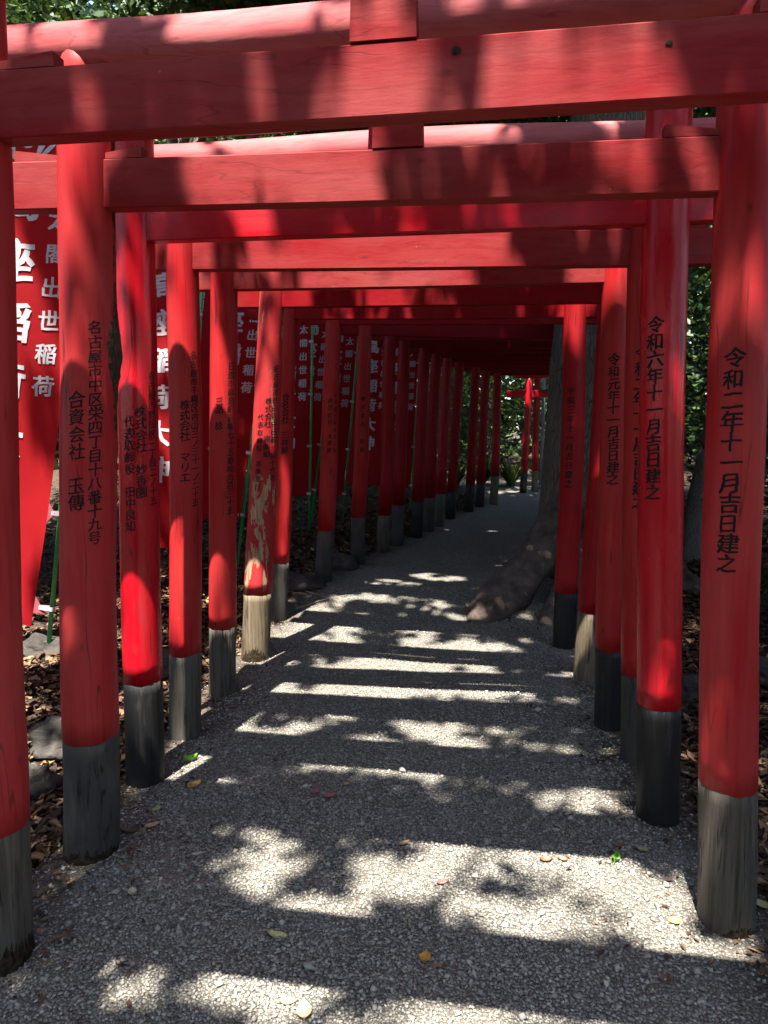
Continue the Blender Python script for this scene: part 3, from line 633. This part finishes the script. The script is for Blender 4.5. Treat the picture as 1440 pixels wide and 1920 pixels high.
def make_banner(i, tpx, bpx, Y, label, width=.56, mat=None, text=True, scal=0.0, pole_side=1, yaw=0.0, tag_strip=False):
    T, B = Vector(at(*tpx, Y).tolist()), Vector(at(*bpx, Y).tolist())
    dn = (B - T); h = dn.length; dn.normalize(); ac = Vector((1, 0, 0)); ac = (ac - dn * ac.dot(dn)).normalized()
    ac = (ac * math.cos(yaw) + dn.cross(ac) * math.sin(yaw)).normalized(); nr = ac.cross(dn).normalized()
    if nr.y > 0: nr = -nr
    pw = .02; px_ = pole_side * (width / 2 + pw)
    pbot = T + ac * px_ + dn * (h + .02)
    k = 0
    while pbot.z > GZ(pbot.x, pbot.y) - .04 and k < 100: pbot = pbot + dn * .03; k += 1
    org = pbot.copy(); e = thing('nobori_banner', org, label, 'banner', 'red prayer banners along the left bank')
    ph = i * 1.7
    def P(u, v, off=0.0):
        q = .024 * math.sin(v * 2.6 + ph + u * 3) * (.3 + v / h) + .012 * math.sin(u * 13 + ph * 2 + v * 1.1) * (v / h)
        s = 0
        if scal:
            t = (u * pole_side + width / 2) / width; s = -scal * pole_side * max(0, t) ** 2 * abs(math.sin(math.pi * (v / h) * 4.0)) ** .8 * (v / h)
        return T + ac * (u + s) + dn * v + nr * (q + off) - org
    nx, ny = 10, 44; V, Fc = [], []
    for j in range(ny + 1):
        for a in range(nx + 1): V.append(P((a / nx - .5) * width, h * j / ny))
    for j in range(ny):
        for a in range(nx): p = j * (nx + 1) + a; Fc.append((p, p + 1, p + nx + 2, p + nx + 1))
    cl = mk('cloth', V, Fc, mat or CLOTH, e, True)
    if text:
        column('高座稲荷大神', h * .086, h * .115, lambda u, d: P(u + .005, h * .112 + d, .003), 'character', WHITE, cl, .03)
        column('太閤出世稲荷', h * .042, h * .0635, lambda u, d: P(u + width * .34, h * .163 + d, .003), 'character', WHITE, cl, .022, Y < 7)
        V, Fc = [], []                                  # flaming jewel crest at the head
        def blob(cx, cy, rx, ry, an, m=10, tip=.0):
            o = len(V)
            for q in range(m):
                t = 2 * math.pi * q / m; x = math.cos(t) * rx; y = math.sin(t) * ry * (1 + tip * max(0, math.sin(t)))
                V.append(P(cx + x * math.cos(an) - y * math.sin(an), h * .06 - (cy + x * math.sin(an) + y * math.cos(an)), .003))
            Fc.append(tuple(range(o, o + m)))
        blob(0, 0, .04, .04, 0, 12, .5)
        for s in (-1, 1):
            blob(s * .075, -.01, .014, .06, -s * .35, 10, .4); blob(s * .105, -.03, .01, .045, -s * .7, 10, .4); blob(s * .05, .075, .01, .04, s * .2, 10, .4); blob(s * .05, -.085, .05, .016, s * .4)
        blob(0, .1, .012, .04, 0, 10, .5)
        mk('crest', V, Fc, WHITE, cl)
    if tag_strip:
        V = [P(-.05 + q * .035 + t * .06, h * (.83 + t * .13), .005) for t in np.linspace(0, 1, 6) for q in (0, 1)]
        mk('name_strip', V, [(2 * q, 2 * q + 1, 2 * q + 3, 2 * q + 2) for q in range(5)], WHITE, cl)
    top = T + ac * px_ - dn * .05
    V, Fc = tube([top - org, (pbot - org)], [.0125, .014], 12); mk('pole', V, Fc, GREEN, e, True)
    a, b = T + ac * px_ - dn * .01, T - ac * px_ - dn * .01
    V, Fc = tube([a - org, b - org], [.007, .007], 8); mk('crossbar', V, Fc, GREEN, e, True)
    for v in (.25, .5, .75, .985):
        c = T + ac * px_ + dn * h * v - org; inn = P(pole_side * width * .46, h * v)
        d = (inn - c).normalized(); V, Fc = [], []; m = 14
        for s in (-.014, .014):
            for q in range(m):
                t = math.pi * (q / (m - 1) - .5) * 1.3
                pnt = (c - d * math.cos(t) * .018 + nr * math.sin(t) * .018) if 0 < q < m - 1 else inn + nr * (.004 if q else -.004)
                V.append(pnt + dn * s)
        for q in range(m - 1): Fc.append((q, q + 1, q + 1 + m, q + m))
        mk('tie_loop', V, Fc, WHITE, e, True)
    return e
BAN = [((59, 200), (-37, 1155), 3.5, 'large red banner with white characters between the two nearest left posts', dict(pole_side=-1)),
       ((72, 330), (8, 1140), 4.3, 'red banner backlit to pink, tied to a bright green pole with white loops', dict(mat=CLOTH_BACKLIT, scal=.16, text=False)),
       ((310, 427), (288, 1027), 5.6, 'sunlit red banner seen between the fresh red post and the next', {}),
       ((384, 479), (380, 975), 6.8, 'red banner half hidden left of the post lettered in two columns', {}),
       ((454, 452), (396, 964), 6.5, 'dark red banner just left of the peeling post', {}),
       ((541, 538), (536, 930), 8.7, 'shaded red banner with a white name strip near its lower end', dict(tag_strip=True)),
       ((592, 548), (548, 918), 9.15, 'slanting red banner overlapping the one with the name strip', {}),
       ((636, 565), (606, 927), 9.6, 'shaded red banner between the eighth and ninth left posts', {}),
       ((702, 596), (684, 909), 10.8, 'shaded red banner beside the ninth left post', {}),
       ((756, 598), (738, 913), 11.4, 'farthest red banner, a sliver between dark left posts', {})]
for i, (t, b, Y, lab, kw) in enumerate(BAN): make_banner(i, t, b, Y, lab, **kw)

# ------------------------------------------------------------------ trees
def limb(p0, p1, r0, r1, seed, n=9, bend=.25):
    p0, p1 = Vector(p0), Vector(p1); L = (p1 - p0).length; pts, rs = [], []
    for k in range(n + 1):
        t = k / n; q = p0.lerp(p1, t) + Vector((mnoise.noise(Vector((t * 3, seed, 1))), mnoise.noise(Vector((t * 3, seed, 5))), 0)) * bend * L * .25 * math.sin(math.pi * t) + Vector((0, 0, L * .08 * math.sin(math.pi * t)))
        pts.append(q); rs.append(r0 + (r1 - r0) * t)
    return pts, rs
def leaves_mesh(P, size, wide=.5):
    n = len(P); a = rng.normal(size=(n, 3)); a[:, 2] *= .55; a /= np.linalg.norm(a, axis=1)[:, None]
    b = np.cross(a, rng.normal(size=(n, 3)) + np.array([0, 0, 1.3])); b /= np.linalg.norm(b, axis=1)[:, None] + 1e-9
    c = np.cross(a, b); L = size[:, None]; W = L * wide
    V = np.stack([P - a * L * .5, P - b * W * .5 + a * L * .05 + c * W * .12, P + a * L * .5 - c * L * .08, P + b * W * .5 + a * L * .05 + c * W * .12], 1).reshape(-1, 3)
    return V, np.arange(n * 4).reshape(n, 4)
def tree(x, y, r, h, label, canopy, name='broadleaf_tree', lean=(0, 0), mat=BARK2, lmat=LEAF2, leafsize=(.09, .16), limbs=5, cz=5, group=None, flare=1.5):
    z0 = float(GZ(x, y)); org = Vector((x, y, z0)); e = thing(name, org, label, 'tree', group)
    pts, rs = [], []
    for k in range(15):
        t = k / 14; pts.append(Vector((lean[0] * t + .06 * h * .1 * mnoise.noise(Vector((t * 3, x, y))), lean[1] * t, h * t - .15)))
        rs.append(r * (1 - (.62 if r < .5 else .45) * t) * (1 + (flare - 1) * math.exp(-t * h / .35)))
    V, Fc = tube(pts, rs, 20, True, .09, x, 1.3); mk('trunk', V, Fc, mat, e, True)
    rr = random.Random(int(x * 100 + y * 10))
    if canopy is not None and len(canopy):
        C = canopy - np.array(org)
        for k in range(limbs):
            tgt = C[rr.randrange(len(C))]; t0 = rr.uniform(.45, .85); i0 = int(t0 * 14)
            p, s = limb(pts[i0], tgt, rs[i0] * .55, .012, k + x, 9); V, Fc = tube(p, s, 8, True); mk('limb', V, Fc, mat, e, True)
        V, F = leaves_mesh(C, rng.uniform(*leafsize, len(C)))
        mk_np('crown', V, F, lmat, e)
    return e, org
# --- the canopy over the path: leaf clumps, gaps shaped so sun and shade land where wanted
TE = 1 / math.tan(SUN_EL); DX, DY = math.sin(SUN_AZ) * TE, math.cos(SUN_AZ) * TE
def ell(gx, gy, cx, cy, rx, ry, soft=.35):
    return 1 - sst(1 - soft, 1 + soft, np.sqrt(((gx - cx) / rx) ** 2 + ((gy - cy) / ry) ** 2))
def openness(gx, gy):
    o = np.full(gx.shape, .03) - .025 * sst(5.5, 7, gy) + .75 * (1 - sst(1.2, 1.75, gy))
    for (cx, cy, rx, ry, v) in ((-.9, 4.3, .34, 1.4, 1.0), (-.92, 3.25, .28, .5, 1.0), (-.15, 3.5, .75, .4, .86), (-.1, 4.3, .85, .5, .9), (.3, 4.35, .5, .35, .7), (.1, 4.95, 1.0, .35, .74), (0, 5.6, .9, .5, .46),
                                (.5, 2.31, .54, .34, .95), (-.05, 2.4, .45, .28, .62), (.5, 1.84, 1.1, .25, .85), (.85, 2.85, .25, .15, .85), (.3, 3.4, .55, .25, .5),
                                (1.5, 4.55, .2, .3, .95), (1.34, 4.5, .12, .35, .9), (1.64, 5.9, .16, .22, .9), (-.3, 6.3, .7, .5, .26), (.6, 7.0, .3, .2, .5), (-2.1, 4.7, .6, .9, .8), (-1.7, 3.6, .35, .8, .7), (-1.65, 6.2, .4, .6, .7), (-1.7, 4.1, .4, .7, .8),
                                (3.7, 16.5, 1.3, 1.4, .36), (3.0, 19.5, 5, 1.8, .08)):
        o = np.maximum(o, v * ell(gx, gy, cx, cy, rx, ry))
    o = o * (1 - ell(gx, gy, 1.36, 2.85, .27, .95))  # gaps closed here to keep the nearest right posts in shade
    return o
def canopy_points():
    nc = 1500; cx = rng.uniform(-5.5, 8.0, nc); cy = rng.uniform(3, 20, nc); cz = rng.uniform(6.8, 11.0, nc)
    per = 44; P = np.stack([cx, cy, cz], 1)[:, None, :] + rng.normal(0, 1, (nc, per, 3)) * np.array([.34, .34, .22]); P = P.reshape(-1, 3)
    nd = 2700; cx = rng.uniform(-4.4, 3.2, nd); cy = rng.uniform(-1.6, 16, nd); cx = cx + np.clip(cy - 6, 0, 20) * .28; cz = rng.uniform(6.6, 10.2, nd)
    Q = np.stack([cx, cy, cz], 1)[:, None, :] + rng.normal(0, 1, (nd, per, 3)) * np.array([.3, .3, .2]); P = np.concatenate([P, Q.reshape(-1, 3)])
    ne = 1500; cy = rng.uniform(4, 15, ne); cx = rng.uniform(-3.5, 3.5, ne) + np.clip(cy - 5, 0, 20) * .3; cz = rng.uniform(6.6, 10.5, ne)  # extra clumps added to darken the far gates
    Q = np.stack([cx, cy, cz], 1)[:, None, :] + rng.normal(0, 1, (ne, per, 3)) * np.array([.34, .34, .22]); P = np.concatenate([P, Q.reshape(-1, 3)])
    gx_, gy_ = P[:, 0] + DX * P[:, 2], P[:, 1] + DY * P[:, 2]
    n = .36 * vnoise(gx_, gy_, 1.9, 21) + .4 * vnoise(gx_, gy_, 4.2, 22) + .24 * vnoise(gx_, gy_, 9.0, 23)
    rank = np.empty(len(n)); rank[np.argsort(n)] = np.linspace(0, 1, len(n))
    keep = rank + rng.normal(0, .13, len(n)) * (openness(gx_, gy_) > .1) > openness(gx_, gy_)
    return P[keep]
CAN = canopy_points()
TREES = [((2.2, 7.2), .56, 11.0), ((-4.4, 3.2), .2, 10.5), ((-3.9, 13.2), .22, 11.5), ((4.6, .2), .25, 11.0), ((-3.0, -3.2), .22, 10.5), ((6.8, 11.5), .25, 11.0), ((1.4, 20.5), .24, 11.0), ((7.4, 18.5), .2, 11.0), ((6.5, 5.2), .16, 10.0)]
cent = np.array([t[0] for t in TREES]); own = np.argmin(((CAN[:, None, :2] - cent[None]) ** 2).sum(-1) * np.array([.55, 1, 1, 1, 1, 1, 1, 1, 1.2])[None], 1)
TL = ['massive old tree with a thick rough trunk and buttress roots pushing into the path', 'grey-trunked tree left of the path beside the nearest banner', 'grey tree whose trunk shows at top left above the log beams',
      'tree standing outside the frame to the right of the first gates', 'tree behind the photographer to the left', 'dark tree on the right bank behind the shaded gates', 'dark tree at the end of the path behind the far gates', 'dark tree at the far right end of the wood', 'evergreen tree on the right bank behind the nearest right post']
for k, ((x, y), r, h) in enumerate(TREES):
    c = CAN[own == k]
    if k == 0: camphor, corg = tree(x, y, r, h, TL[0], c, 'camphor_tree', (.12, .1), BARK, LEAF, (.11, .2), limbs=8, flare=1.25)
    else: tree(x, y, r, h, TL[k], c, 'broadleaf_tree', (.3, .2), BARK2, LEAF2 if k % 2 else LEAF, (.11, .2), limbs=6, group='trees of the shrine wood')
# buttress roots of the big tree
def root(path, rads, sx=1.0, seed=0):
    pts = [Vector(p) - corg for p in path]; P, R = [], []
    n = 26
    for k in range(n + 1):
        t = k / n * (len(pts) - 1); i = min(int(t), len(pts) - 2); u = t - i; u = u * u * (3 - 2 * u) * .4 + u * .6
        P.append(pts[i].lerp(pts[i + 1], u)); R.append(rads[i] + (rads[i + 1] - rads[i]) * u)
    V, Fc = tube(P, R, 30, True, .38, seed, 3.4); mk('root', V, Fc, ROOTM, camphor, True)
root([(2.1, 7.05, 1.35), (1.8, 6.72, .82), (1.47, 6.38, .46), (1.12, 6.02, .19), (.86, 5.75, .03), (.74, 5.63, -.07)], [.2, .2, .185, .175, .16, .08], seed=1)
root([(2.2, 6.95, .8), (1.95, 6.5, .42), (1.62, 5.95, .12), (1.3, 5.55, -.06)], [.2, .2, .15, .09], seed=2)
root([(2.5, 7.0, .7), (2.75, 6.4, .2), (3.0, 5.9, -.05)], [.22, .16, .1], seed=3)

# leaning slim tree on the right bank
def cloud(n, c, r, seed):
    q = np.random.default_rng(seed); k = max(6, n // 45); cc = q.normal(size=(k, 3)); cc /= np.linalg.norm(cc, axis=1)[:, None]; cc *= q.random((k, 1)) ** .4
    P = (cc[:, None, :] + q.normal(0, .13, (k, n // k, 3))).reshape(-1, 3); return P * np.array(r) + np.array(c)
e, o = tree(3.25, 7.35, .13, 5.0, 'slim leaning tree trunk on the right bank between the two nearest right posts', cloud(2500, (4.3, 8.2, 5.0), (1.3, 1.2, 1.0), 5), 'broadleaf_tree', (.95, .5), BARK2, LEAF2, limbs=3)

# shrubs along both banks
def shrub(x, y, h, rx, n, label, seed, ls=(.07, .15)):
    z0 = float(GZ(x, y)); e = thing('evergreen_shrub', (x, y, z0), label, 'shrub', 'evergreen shrubs on the banks'); rr = random.Random(seed)
    C = cloud(n, (0, 0, h * .55), (rx, rx, h * .48), seed); C = C[C[:, 2] > .05]
    for k in range(4):
        t = C[rr.randrange(len(C))]; p, s = limb((0, 0, -.05), t, .022, .006, k + seed, 6); V, Fc = tube(p, s, 6); mk('stem', V, Fc, BARK2, e, True)
    V, F = leaves_mesh(C, rng.uniform(*ls, len(C)), .42); mk_np('foliage', V, F, LEAF2, e)
SH = [(3.3, 4.9, 3.0, .8, 4500, 'leafy evergreen shrub behind the gap between the two nearest right posts'), (4.2, 6.2, 4.4, 1.2, 6000, 'tall dark shrub behind the slim leaning trunk'), (2.6, 3.3, 1.9, .55, 1500, 'shrub at the right edge beside the nearest right post'),
      (4.6, 9.0, 3.2, 1.2, 2500, 'dark shrub on the right bank behind the massive tree'), (-3.4, 6.0, 2.8, 1.0, 2500, 'dark shrub on the left bank behind the sunlit banner'), (-2.9, 8.6, 3.0, 1.0, 2500, 'dark shrub on the left bank behind the peeling post'),
      (-2.2, 11.6, 3.2, 1.2, 2600, 'dark shrub behind the shaded banners'), (-.6, 14.2, 3.2, 1.2, 2600, 'shrub seen in the gap left of the dark posts'), (1.2, 16.6, 3.0, 1.1, 2400, 'shrub behind the last shaded left posts'),
      (-3.6, 3.9, 2.4, .8, 2000, 'shrub on the left bank behind the nearest banner'), (5.4, 20.4, 6.0, 1.5, 4500, 'sunlit shrub behind the far bright red gate'), (3.2, 20.6, 6.5, 1.7, 6000, 'tall sunlit shrub closing the view at the end of the path'), (1.4, 19.8, 5.5, 1.4, 4500, 'low bushy shrub left of the far end of the path')]
for k, (x, y, h, rx, n, lab) in enumerate(SH): shrub(x, y, h, rx, n, lab, 30 + k)
# strap-leaved plants at the far end
def strap_plant(x, y, n, L, label, seed):
    z0 = float(GZ(x, y)); e = thing('strap_leaf_plant', (x, y, z0), label, 'plant', 'strap-leaved plants at the end of the path'); rr = random.Random(seed)
    for half in range(2):
        V, Fc = [], []
        for k in range(n // 2):
            a = rr.uniform(0, 6.283); l = L * rr.uniform(.7, 1.2); b = rr.uniform(.35, 1.0); wd = .045 * rr.uniform(.7, 1.2); o = len(V)
            d = Vector((math.cos(a), math.sin(a), 0)); s = Vector((-d.y, d.x, 0))
            for j in range(7):
                t = j / 6; r_ = l * t * b * .9; zz = l * (t * 1.15 - t * t * b * .75); w_ = wd * math.sin(math.pi * min(.97, .12 + t * .85)); c = d * (r_ + .04) + Vector((0, 0, zz))
                V += [c - s * w_ + Vector((0, 0, w_ * .3)), c + s * w_ + Vector((0, 0, w_ * .3))]
            for j in range(6): p = o + j * 2; Fc.append((p, p + 1, p + 3, p + 2))
        mk('leaf_tuft', V, Fc, LEAF, e, True)
for k, (x, y, n, L, lab) in enumerate(((2.6, 18.3, 44, .85, 'strap-leaved plant left of the last shaded post at the path end'), (3.3, 18.0, 48, .8, 'strap-leaved plant at the path end just left of the far bright red post'),
        (4.2, 18.2, 44, .85, 'strap-leaved plant between the two far gate posts'), (4.75, 17.8, 40, .9, 'strap-leaved plant at the far right beside the massive trunk'), (1.9, 18.0, 40, .75, 'strap-leaved plant seen between the last two shaded posts'))):
    strap_plant(x, y, n, L, lab, 70 + k)
# grey pole at the far end
pp = at(1016, 850, 17.2); pz = float(GZ(pp[0], pp[1])); e = thing('utility_pole', (pp[0], pp[1], pz), 'slim grey metal pole behind the farthest gate post', 'pole')
GREY = NB('pole_grey', .4, .5); GREY.b.inputs['Base Color'].default_value = (.16, .2, .22, 1); GREY = GREY.m
V, Fc = tube([(0, 0, -.1), (0, 0, 3.6)], [.045, .04], 12); mk('shaft', V, Fc, GREY, e, True)
V, Fc = tube([(0, 0, 0), (0, 0, .12)], [.07, .06], 12); mk('base_collar', V, Fc, GREY, e, True)

# the wood all round
def woodland():
    n = 140000; k = 2300; a = rng.uniform(0, 6.283, k); R = rng.uniform(15, 24, k); cx = 2 + np.cos(a) * R * .82; cy = 8 + np.sin(a) * R
    cz = rng.uniform(0, 1, k) ** 1.15 * 15; P = np.stack([cx, cy, cz], 1)[:, None] + rng.normal(0, 1, (k, n // k, 3)) * np.array([.8, .8, .7]); P = P.reshape(-1, 3); P = P[(P[:, 2] > .05) & ((P[:, 1] > 3) | (P[:, 2] < 15))]
    k2 = 3000; a = rng.uniform(0, 6.283, k2); cx = 2 + np.cos(a) * 30; cy = 10 + np.sin(a) * rng.uniform(27, 36, k2); cz = rng.uniform(0, 1, k2) ** 1.1 * 23
    Q = (np.stack([cx, cy, cz], 1)[:, None] + rng.normal(0, 1, (k2, 40, 3)) * 1.1).reshape(-1, 3); Q = Q[(Q[:, 2] > .05) & (Q[:, 1] > 12)]
    nP = len(P); P = np.concatenate([P, Q]); sz = np.concatenate([rng.uniform(.22, .5, nP), rng.uniform(.6, 1.4, len(Q))])
    V, F = leaves_mesh(P, sz, .5)
    tag(mk_np('woodland', V, F, LEAF2), 'dark dense woodland closing in around the shrine path', 'woodland', kind='stuff')
woodland()

# ------------------------------------------------------------------ rocks, fallen leaves, twigs
def rock(px, py, z, s, label, seed):
    c = gnd(px, py, z); zz = float(GZ(c[0], c[1])); bm = bmesh.new(); bmesh.ops.create_icosphere(bm, subdivisions=4, radius=1)
    for v in bm.verts:
        d = v.co.normalized(); n = (mnoise.ridged_multi_fractal(d * 1.1 + Vector((seed * 7.1, 0, 0)), 1, 2, 5, 1, 2) - 1.2) * .3 + mnoise.noise(d * .9 + Vector((0, seed * 3.3, 0))) * .35 + mnoise.cell(d * 2.6 + Vector((seed, 0, 0))) * .06 + mnoise.noise(d * 7) * .05
        q = d * (1 + n); v.co = Vector((q.x * s[0], q.y * s[1], q.z * s[2] + s[2] * .35))
    me = bpy.data.meshes.new('rock'); bm.to_mesh(me); bm.free(); me.polygons.foreach_set('use_smooth', [True] * len(me.polygons)); me.materials.append(STONE)
    o = bpy.data.objects.new('rock', me); o.location = (c[0], c[1], zz - .02); link(o); tag(o, label, 'rock', 'rocks edging the banks')
for k, a in enumerate(((50, 1462, .08, (.13, .11, .1), 'veined grey rock low between the two nearest left posts'), (112, 1385, .12, (.16, .14, .1), 'dark flat rock behind the veined one on the left bank'),
        (88, 1195, .3, (.2, .14, .11), 'dark rock at the foot of the bright green banner pole'), (560, 1100, .1, (.24, .18, .12), 'shaded rock at the left path edge beyond the peeling post'), (640, 1062, .12, (.2, .16, .13), 'shaded rock between the eighth and ninth left posts'),
        (1305, 1290, .1, (.17, .13, .12), 'dark rounded rock on the right bank between the two nearest right posts'), (1435, 1255, .12, (.16, .12, .1), 'rock at the right photo edge beside the nearest right post'), (300, 1215, .22, (.16, .12, .1), 'rock on the left bank behind the fresh red post'))):
    rock(*a, k + 1)
def fallen_leaf(px, py, L, wd, col, ang, label, curl=.25):
    c = gnd(px, py, 0); z = float(GZ(c[0], c[1])) + .016
    m = bpy.data.materials.get('leaf_%.2f_%.2f_%.2f' % col)
    if m is None:
        q = NB('leaf_%.2f_%.2f_%.2f' % col, .55, .4); v = q.map((1, 1, 1)); q.out(q.mix(q.ramp(q.noise(v, 90, 4), [(.45, 0.), (.7, .7)]), col, tuple(k * .55 for k in col))); m = q.m
    V, Fc = [], []; n = 8; zr = max(GZ(c[0] + np.array([-.02, .02, 0, 0]), c[1] + np.array([0, 0, .02, -.02]))) - float(GZ(c[0], c[1]))
    for j in range(n + 1):
        t = j / n; hw = wd * .5 * math.sin(math.pi * t ** .85) ** .8 + .0006
        for s in (-1, -.4, 0, .4, 1):
            x, y = (t - .5) * L, s * hw; V.append((x * math.cos(ang) - y * math.sin(ang), x * math.sin(ang) + y * math.cos(ang), curl * wd * (s * s) * .8 + L * .25 * curl * (2 * t - 1) ** 2 - .003 * (s == 0)))
    for j in range(n):
        for k in range(4): p = j * 5 + k; Fc.append((p, p + 1, p + 6, p + 5))
    e = thing('fallen_leaf', (c[0], c[1], z - .008), label, 'leaf', 'fallen leaves on the gravel path')
    bl = mk('blade', V, Fc, m, e, True)
    d = Vector((math.cos(ang), math.sin(ang), 0)); V, Fc = tube([d * (-L * .5) + Vector((0, 0, .25 * curl * L)), d * (-L * .72) + Vector((0, 0, .002))], [.0012, .0008], 5); mk('stalk', V, Fc, m, e, True)
Yl, Or, Gr, Rd, Tn, Br, Ol = (.60, .40, .06), (.58, .27, .035), (.16, .36, .03), (.32, .12, .11), (.52, .33, .17), (.17, .085, .045), (.30, .30, .12)
for a in ((358, 1428, .07, .036, Gr, .5, 'bright green leaf lying by the fresh red left post', .7), (365, 1476, .075, .045, Yl, .9, 'bright yellow leaf just below the green leaf on the left'), (594, 1490, .05, .036, Rd, 1.2, 'dull red leaf, left one of a close pair mid path'),
          (618, 1498, .062, .036, Rd, .4, 'dull red leaf, right one of a close pair mid path'), (520, 1755, .075, .03, (.46, .43, .18), 2.8, 'pale yellow-green leaf lying left of centre in the foreground'), (797, 1796, .045, .036, Or, 1.3, 'small orange leaf in the centre foreground'),
          (820, 1811, .05, .022, Br, .1, 'brown leaf touching the small orange leaf'), (570, 1897, .066, .042, (.62, .43, .22), 1.7, 'large tan leaf at the bottom edge of the photo'), (541, 1879, .052, .025, (.6, .34, .16), .1, 'orange-tan leaf beside the large tan leaf at the bottom'),
          (1266, 1728, .05, .034, (.7, .52, .12), .3, 'pale yellow leaf on sunlit gravel before the nearest right post'), (1155, 1613, .055, .03, Gr, 1.0, 'dark green leaf at the shadow edge near the right posts', .6), (1205, 1595, .05, .025, Ol, 2.6, 'olive leaf just right of the dark green leaf'),
          (1160, 1587, .048, .032, Br, .2, 'brown leaf just above the dark green leaf'), (293, 1523, .05, .032, Ol, .9, 'small olive leaf right of the second left post'), (286, 1553, .065, .03, Tn, .6, 'tan leaf below the small olive leaf'), (243, 1567, .085, .024, Br, .05, 'curled brown leaf against the second left post', .8),
          (370, 1605, .05, .022, (.36, .27, .2), .3, 'dull beige leaf left of centre in the shade'), (248, 1676, .042, .03, (.5, .44, .28), 2.0, 'cream scrap of leaf on dark gravel at lower left'), (830, 1655, .05, .026, (.24, .08, .06), .4, 'dark red leaf in the leaf-shadow mid foreground'),
          (1024, 1613, .05, .03, Br, .1, 'brown leaf on the straight shadow edge right of centre'), (1055, 1612, .04, .024, (.3, .15, .08), 2.7, 'small russet leaf on the straight shadow edge right of centre'), (1428, 1700, .06, .04, Ol, 2.2, 'olive leaf at the right photo edge by the nearest post'),
          (874, 1407, .04, .03, Ol, .8, 'small olive leaf on shaded gravel past mid path'), (650, 1475, .028, .02, Or, .2, 'tiny orange leaf right of the red pair'), (758, 1581, .05, .022, Tn, .5, 'tan leaf on shaded gravel in the middle'), (1248, 1840, .045, .03, Br, 1.0, 'brown leaf in the shade before the nearest right post'),
          (88, 1506, .07, .028, Tn, .1, 'tan leaf between the two nearest left posts, upper one'), (64, 1528, .085, .032, Tn, .8, 'tan leaf between the two nearest left posts, lower one', .6)):
    fallen_leaf(*a)
def twig(pts, r, label):
    P = [gnd(x, y, .02) for (x, y) in pts]; P = [Vector((p[0], p[1], float(GZ(p[0], p[1])) + .012 + h)) for p, h in zip(P, [0.004, .012, .016, .01, .004] * 3)]
    Q = []
    for i in range(len(P) - 1):
        for t in (0, .33, .66): Q.append(P[i].lerp(P[i + 1], t))
    Q.append(P[-1]); V, Fc = tube([q - Q[0] for q in Q], [r * (1 - .6 * k / len(Q)) for k in range(len(Q))], 6); m = bpy.data.materials.get('bark_grey')
    e = mk('dry_twig', V, Fc, TW, None, True); e.location = Q[0]; tag(e, label, 'twig', 'dry twigs on the ground')
TW = NB('twig', .8, .2); TW.b.inputs['Base Color'].default_value = (.3, .23, .15, 1); TW = TW.m
twig(((500, 1480), (540, 1498), (575, 1505), (600, 1498)), .0016, 'thin curved stalk trailing left from the red pair of leaves')
twig(((545, 1120), (580, 1085), (615, 1090), (635, 1105)), .005, 'arched dry stalk on the left edge beside the shaded rock')
twig(((550, 1118), (590, 1130), (640, 1142)), .006, 'straight pale stalk lying on the left path edge past the peeling post')
twig(((555, 1150), (600, 1140), (650, 1133)), .006, 'lower pale stalk crossing the path edge past the peeling post')
twig(((480, 1738), (500, 1742), (520, 1740)), .0012, 'short straw on gravel above the pale yellow-green leaf')
